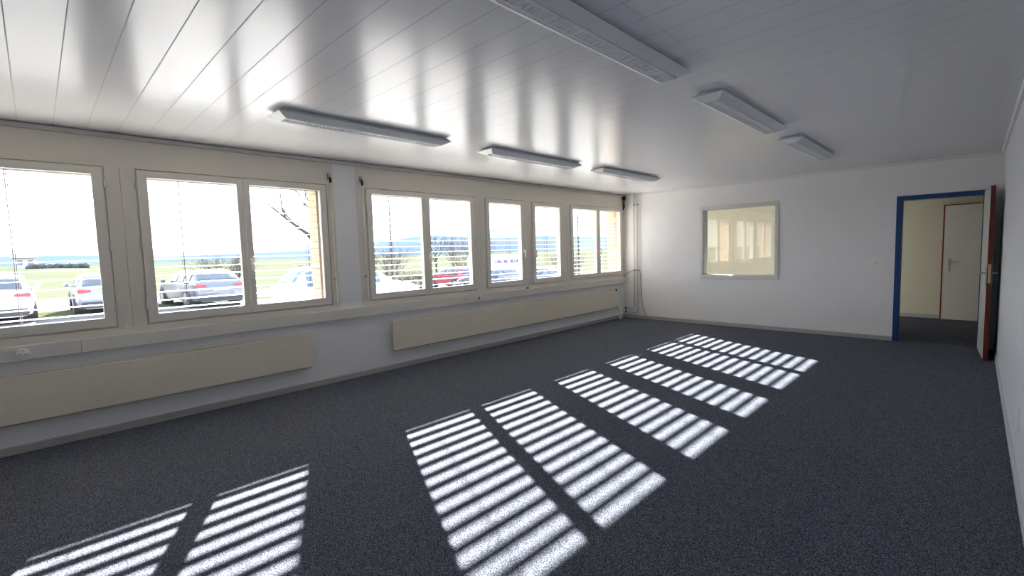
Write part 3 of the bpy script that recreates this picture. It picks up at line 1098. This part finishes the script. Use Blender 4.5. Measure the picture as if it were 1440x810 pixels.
def car(name, label, x, y, rotz, Ln, Wd, H, paint, kind='suv', lettering=False, rails=False, tail='tail', glass='glass', group='vehicles parked outside'):
    pr = PROFILES[kind]
    r = empty(name, (x, y, zg(y) + 0.012), label, 'van' if kind == 'van' else 'car', group, rotz=rotz)
    hw = Wd / 2
    beltf = .50 if kind == 'van' else .63

    def sect(u):
        top = interp(pr['top'], u) * H
        belt = min(beltf * H, top - 0.03)
        w = interp(PLAN, u) * hw
        rr = .95 - (.10 if kind == 'van' else .215) * max(0, min(1, (top - belt) / (.34 * H)))
        z0 = .15 * H
        P = [(0, z0), (.82 * w, z0), (.95 * w, z0 + .04 * H), (w, min(.36 * H, belt * .8)), (.985 * w, belt * .985), (.97 * w, belt),
             (rr * w, top - .035 * (top - belt) / (.35 * H) * H - .004), (rr * w * .86, top - .003), (rr * w * .5, top), (0, top + .004)]
        xx = (-.5 + u) * Ln
        return [Vector((xx, p[0], p[1])) for p in P]
    us = sorted(set([k / 44 for k in range(45)] + [t[0] for t in pr['top']] + [.004, .016, .985, .993]))
    mb = MB()
    rows = []
    for u in us:
        h = sect(u)
        rows.append(h + [Vector((p.x, -p.y, p.z)) for p in h[-2:0:-1]])
    V = [[mb.bm.verts.new(p) for p in row] for row in rows]
    n = len(V[0])
    for i in range(len(V) - 1):
        for j in range(n):
            k = (j + 1) % n
            mb.bm.faces.new((V[i][j], V[i][k], V[i + 1][k], V[i + 1][j]))
    mb.bm.faces.new(V[0])
    mb.bm.faces.new(V[-1][::-1])
    mb.build('body', paint, r, world=False, smooth=38)
    # side windows
    for s in (1, -1):
        for (a, b) in pr['side']:
            mb = MB()
            P = []
            for i in range(9):
                u = a + (b - a) * i / 8
                h = sect(u)
                lo, hi = h[5], h[6]
                row = []
                for v in (0.06, 0.35, 0.65, 0.92):
                    p = lo.lerp(hi, v)
                    row.append(Vector((p.x, s * (p.y + 0.007), p.z + 0.002)))
                P.append(row)
            mb.grid(P)
            o = mb.build('side_window', CM[glass], r, world=False, smooth=60)
            sd = o.modifiers.new('thick', 'SOLIDIFY')
            sd.thickness = 0.006
            sd.offset = 1
    # rear window and windscreen
    for nm, (a, b) in (('rear_window', pr['rear']), ('windscreen', pr['wind'])):
        if kind == 'van' and nm == 'rear_window':
            continue
        mb = MB()
        P = []
        for i in range(7):
            u = a + (b - a) * i / 6
            h = sect(u)
            wv = h[7].y * 1.02
            sl = Vector((-0.006 if nm == 'rear_window' else 0.006, 0, 0.008))
            P.append([Vector((h[8].x, t * wv, h[8].z - .004 * abs(t))) + sl for t in (-1, -.6, 0, .6, 1)])
        mb.grid(P)
        o = mb.build(nm, CM[glass], r, world=False, smooth=60)
        sd = o.modifiers.new('thick', 'SOLIDIFY')
        sd.thickness = 0.006
    # wheels
    wr = 0.335 if kind != 'van' else 0.36
    for u in (.19, .80):
        for s in (1, -1):
            c = ((-.5 + u) * Ln, s * (hw - 0.20), wr)
            mb = MB().lathe(c, [(0, wr * .9), (.02, wr), (.20, wr), (.225, wr * .92)], (0, s, 0), 28)
            wh = mb.build('wheel', CM['tyre'], r, world=False, smooth=50)
            mb = MB().lathe((c[0], c[1] + s * .222, c[2]), [(0, wr * .66), (.006, wr * .64), (.002, wr * .5), (.008, wr * .15), (.012, wr * .1)], (0, s, 0), 20)
            mb.build('rim', CM['rim'], wh, world=False, smooth=50)
            mb = MB().lathe((c[0], s * (hw - 0.30), wr + .01), [(0, wr * 1.16), (.303, wr * 1.16)], (0, s, 0), 28)
            mb.build('wheel_arch', CM['trim'], r, world=False, smooth=50)
    # rear details
    xr = -Ln / 2
    for s in (1, -1):
        mb = MB()
        y0, y1 = s * hw * .52, s * hw * .90
        if kind == 'van':
            mb.box(xr - .004, xr + .05, min(s * hw * .76, s * hw * .86), max(s * hw * .76, s * hw * .86), .42 * H, .60 * H)
        else:
            mb.prism([(y0, .565 * H), (y1, .545 * H), (s * hw * .925, .60 * H), (s * hw * .88, .635 * H), (y0, .61 * H)], 0, xr + .004, xr + .10)
        mb.build('tail_light', CM[tail], r, world=False, bevel=0.006)
        mb = MB().prism([(s * hw * .50, .44 * H), (s * hw * .74, .42 * H), (s * hw * .76, .50 * H), (s * hw * .55, .49 * H)], 0, Ln / 2 - .13, Ln / 2 - .035)
        mb.build('headlight', CM['lamp'], r, world=False, bevel=0.006)
        hm = sect(.685 if kind != 'van' else .775)
        mx, mz = hm[5].x, hm[5].z + .03
        mb = MB().lathe((mx - .07, s * (hw + .09), mz + .07), [(0, .03), (.02, .075), (.10, .085), (.15, .06), (.17, .01)], (1, 0, 0), 12)
        mb.tube([(mx, s * (hw - .06), mz), (mx, s * (hw + .05), mz + .04)], .018, 8)
        mb.build('mirror', paint, r, world=False, smooth=60)
    mb = MB().prism([(-hw * .80, .17 * H), (hw * .80, .17 * H), (hw * .86, .23 * H), (hw * .80, .315 * H), (-hw * .80, .315 * H), (-hw * .86, .23 * H)], 0, xr - .025, xr + .12)
    mb.build('bumper', CM['trim'], r, world=False, bevel=0.015)
    MB().box(xr - .012, xr + .03, -.26, .26, .44 * H, .515 * H).build('number_plate', CM['plate'], r, world=False, bevel=0.003)
    if rails:
        for s in (1, -1):
            pts = []
            for u in (.16, .20, .35, .50, .56):
                h = sect(u)
                pts.append((h[7].x, s * h[7].y * .98, h[7].z + (.045 if .18 < u < .54 else .0)))
            MB().tube(pts, .014, 8).build('roof_rail', CM['trim'], r, world=False, smooth=60)
    if lettering:
        # the faded violet sign lettering on the van's side, too blurred to read
        mb = MB()
        rn = random.Random(3)
        xx = -.30 * Ln
        for k in range(11):
            if k == 6:
                xx += .22
                continue
            wd = rn.uniform(.12, .19)
            hgt = .24
            z0_ = .80 * H - .14
            yy = -(hw * .955)
            mb.box(xx, xx + .035, yy - .010, yy + .06, z0_, z0_ + hgt)
            if k % 2 == 0:
                mb.box(xx, xx + wd, yy - .010, yy + .06, z0_ + hgt - .04, z0_ + hgt)
            if k % 3 != 1:
                mb.box(xx, xx + wd, yy - .010, yy + .06, z0_, z0_ + .04)
            else:
                mb.box(xx + wd - .03, xx + wd, yy - .010, yy + .06, z0_, z0_ + hgt)
            xx += wd + .07
        mb.build('lettering', CM['violet'], r, world=False)
    return r


def paint(name, c, metal=0.0):
    return mat(name, c, 0.3, metal, coat=0.6)


CM = dict(
    glass=mat('car_glass', (0.03, 0.04, 0.055, 1), 0.05, spec=0.9),
    sky_sheen_glass=mat('sky_sheen_car_glass', (0.10, 0.15, 0.20, 1), 0.35, spec=0.3),  # paler base colour stands in for sky reflected in the glass
    tyre=mat('tyre', (0.02, 0.02, 0.022, 1), 0.8), rim=mat('alloy_rim', lin(170, 172, 176), 0.3, 0.8),
    trim=mat('car_trim', (0.03, 0.03, 0.033, 1), 0.6), tail=mat('tail_light', (0.45, 0.03, 0.05, 1), 0.25),
    lamp=mat('headlight', (0.7, 0.7, 0.72, 1), 0.1), plate=mat('number_plate', (0.55, 0.55, 0.55, 1), 0.4),
    violet=mat('violet_lettering', (0.20, 0.15, 0.30, 1), 0.5),
)
P_white = paint('white_car_paint', (0.75, 0.76, 0.78, 1))
P_silver = paint('silver_car_paint', (0.22, 0.25, 0.30, 1), 0.3)
P_grey = paint('grey_car_paint', (0.115, 0.125, 0.155, 1), 0.3)
P_red = paint('red_car_paint', (0.30, 0.02, 0.05, 1))
P_blue = paint('blue_car_paint', (0.11, 0.15, 0.30, 1), 0.2)
P_dark = paint('slate_car_paint', (0.10, 0.12, 0.17, 1), 0.2)
PI = math.pi
car('car', 'white car seen from behind through the nearest window, red tail light', -17.9, -1.02, PI, 4.4, 1.86, 1.53, P_white, 'suv')
car('car', 'silver-blue car cut by the right edge of the nearest window', -18.9, 1.78, PI, 4.4, 1.84, 1.46, P_silver, 'hatch')
car('car', 'grey estate car with red tail lights behind the second window', -17.9, 4.78, PI + 0.10, 4.75, 1.88, 1.44, P_grey, 'wagon')
car('car', 'white car parked side-on, closest to the building', -8.95, 7.10, PI / 2 - 0.03, 4.35, 1.80, 1.64, P_white, 'suv', rails=True, tail='lamp', glass='sky_sheen_glass')
car('car', 'red car beside the bare shrubs', -21.2, 20.9, PI, 4.3, 1.80, 1.45, P_red, 'hatch')
car('car', 'slate blue car parked in front of the lettered white van', -14.6, 18.4, PI, 4.4, 1.82, 1.46, P_dark, 'wagon')
car('car', 'bright blue car parked beside the nose of the white van', -16.4, 24.2, PI, 4.3, 1.82, 1.46, P_blue, 'hatch')
car('van', 'white van with faint violet lettering along its side', -20.0, 25.0, PI / 2, 6.2, 2.0, 2.40, P_white, 'van', lettering=True)


# ================================================================== trees, shrubs, poles
def branch(mb, p, d, ln, r, depth, rn, spread=0.55, taper=0.62):
    pts = [Vector(p)]
    dd = Vector(d).normalized()
    for k in range(3):
        dd = (dd + Vector((rn.uniform(-1, 1), rn.uniform(-1, 1), rn.uniform(-.6, .9))) * 0.13).normalized()
        pts.append(pts[-1] + dd * ln / 3)
    mb.tube(pts, r, 5, r * taper)
    if depth <= 0:
        return
    for k in range(rn.choice((2, 3))):
        nd = (dd + Vector((rn.uniform(-1, 1), rn.uniform(-1, 1), rn.uniform(-.5, .8))) * spread).normalized()
        st_ = pts[-1] if k == 0 else pts[2].lerp(pts[3], rn.uniform(0, 1))
        branch(mb, st_, nd, ln * rn.uniform(.6, .85), r * taper, depth - 1, rn, spread, taper)


def tree(x, y, h, label, seed, r=0.13, depth=4, lean=(0, 0, 1), boughs=None):
    rn = random.Random(seed)
    z = zg(y)
    t = empty('bare_tree', (x, y, z), label, 'tree', 'bare winter trees outside')
    MB().tube([(x, y, z - 0.1), (x + .02, y, z + h * .2), (x - .03, y + .02, z + h * .42)], r, 8, r * .8).build('trunk', M['bark'], t, smooth=60)
    mb = MB()
    top = Vector((x - .03, y + .02, z + h * .42))
    for k in range(4):
        a = rn.uniform(0, 6.28)
        branch(mb, top - Vector((0, 0, .15 * k)), (math.cos(a) * .7, math.sin(a) * .7, 1.0), h * .24, r * .55, depth, rn)
    if boughs:
        for (s, e, rr) in boughs:
            s, e = Vector(s), Vector(e)
            m_ = s.lerp(e, .5) + Vector((0, 0, .12))
            mb.tube([s, s.lerp(m_, .5) + Vector((0, .03, 0)), m_, m_.lerp(e, .5) - Vector((0, .04, 0)), e], rr, 6, rr * .2)
            for q in range(4):
                b0 = s.lerp(e, .3 + .16 * q)
                branch(mb, b0, (e - s).normalized() + Vector((rn.uniform(-.4, .4), rn.uniform(-.6, .6), rn.uniform(-.2, .6))), (e - s).length * .2, rr * .3, 1, rn)
    mb.build('crown', M['bark'], t)
    return t


def shrub(x, y, h, w, label, seed, n=26):
    rn = random.Random(seed)
    z = zg(y)
    t = empty('bare_shrub', (x, y, z), label, 'shrub', 'bare shrubs outside')
    mb = MB()
    for k in range(n):
        a, q = rn.uniform(0, 6.28), rn.uniform(0, 1)
        b = (x + math.cos(a) * w * .25 * q, y + math.sin(a) * w * .35 * q, z - .05)
        branch(mb, b, (math.cos(a) * w / h * .7, math.sin(a) * w / h * .7, 1.0), h * .45, .022, 3, rn, 0.6)
    mb.build('twigs', M['twig'], t)
    MB().tube([(x, y, z - .1), (x, y, z + h * .3)], .05, 8, .03).build('stem', M['bark'], t)
    return t


tree(-13.3, 9.15, 5.2, 'bare tree behind the brick pier, long boughs reaching left', 11, 0.17, 4,
     boughs=[((-13.2, 9.0, 1.0), (-13.0, 6.1, 3.45), .12), ((-13.2, 9.05, 1.3), (-13.0, 7.35, 4.3), .09), ((-13.2, 9.05, 1.5), (-12.9, 7.75, 4.4), .08)])
tree(-35, 29.6, 5.0, 'small bare tree left of the red car', 21, 0.12, 3)
shrub(-24, 17.0, 2.7, 2.0, 'brown bare shrub behind the white car bonnet', 31, 30)
shrub(-16.5, 14.6, 1.3, 1.3, 'low bare shrub right of the white car bonnet', 32, 34)
shrub(-26, 26.3, 3.9, 2.2, 'tall dense bare shrub above the red car', 33, 44)
shrub(-32, 9.4, 2.3, 2.2, 'round bare shrub beyond the grey estate car', 34, 40)
shrub(-20.2, 33.2, 2.6, 1.6, 'bare shrub at the foot of the lamp post', 35, 30)


def lamp_post(x, y, h, label, arm):
    z = zg(y)
    t = empty('lamp_post', (x, y, z), label, 'lamp post')
    MB().tube([(x, y, z - .1), (x, y, z + h)], .085, 10, .055).build('pole', M['black'], t, smooth=60)
    MB().lathe((x, y, z), [(0, .15), (.5, .14), (.55, .09)], (0, 0, 1), 12).build('base', M['black'], t, smooth=40)
    if arm:
        MB().tube([(x, y, z + h - .02), (x + .1, y + arm * .4, z + h + .07), (x + .15, y + arm, z + h + .12)], .04, 8).build('arm', M['black'], t, smooth=60)
        MB().box(x + .05, x + .25, y + arm - .1, y + arm + .5, z + h + .07, z + h + .16).build('lamp_head', M['black'], t, bevel=.02)
    return t


lamp_post(-22.0, 37.0, 6.3, 'dark lamp post with side arm seen through the last window pair', 1.6)
t = empty('flag_pole', (-26, 18.9, zg(18.9)), 'thin dark pole seen through the window right of the white column', 'pole')
MB().tube([(-26, 18.9, zg(18.9) - .1), (-26, 18.9, 7.0)], .06, 10, .035).build('pole', M['black'], t, smooth=60)
MB().lathe((-26, 18.9, 7.0), [(0, .05), (.03, .08), (.09, .08), (.13, .02)], (0, 0, 1), 12).build('finial', M['black'], t, smooth=50)

# far farmhouse and hedge
h = empty('farmhouse', (-300, -3.2, zg(0)), 'tiny white farmhouse across the field', 'house')
MB().box(-309, -300, -7.0, 0.6, zg(0), 4.6).build('wall', mat('house_wall', (0.42, 0.42, 0.43, 1), 0.8), h)
MB().prism([(-310, 4.6), (-299, 4.6), (-304.5, 7.6)], 1, -7.5, 1.1).build('roof', mat('house_roof', (0.34, 0.34, 0.36, 1), 0.8), h)
for yy in (-5.6, -2.2):
    MB().box(-300.02, -299.8, yy, yy + 1.6, 1.6, 3.6).build('window', CM['glass'], h)
rn = random.Random(9)
mb = MB()
for k in range(30):
    yy = -2.0 + k * 0.62
    bmesh.ops.create_icosphere(mb.bm, subdivisions=2, radius=rn.uniform(.9, 1.4), matrix=Matrix.Translation((-280 + rn.uniform(-.5, .5), yy, zg(0) + rn.uniform(.5, 1.0))))
for v in mb.bm.verts:
    v.co += Vector((rn.uniform(-.2, .2), rn.uniform(-.2, .2), rn.uniform(-.2, .2)))
tag(mb.build('hedge', M['hedge']), 'dark low hedge beside the tiny farmhouse', 'hedge')

for (gl, y0, y1) in U:
    for a, b in gl:
        portal(0.03, (a + b) / 2, (zg0 + zg1) / 2, b - a, zg1 - zg0)
portal(0.02, 10.125, 1.6, 1.35, 1.4)
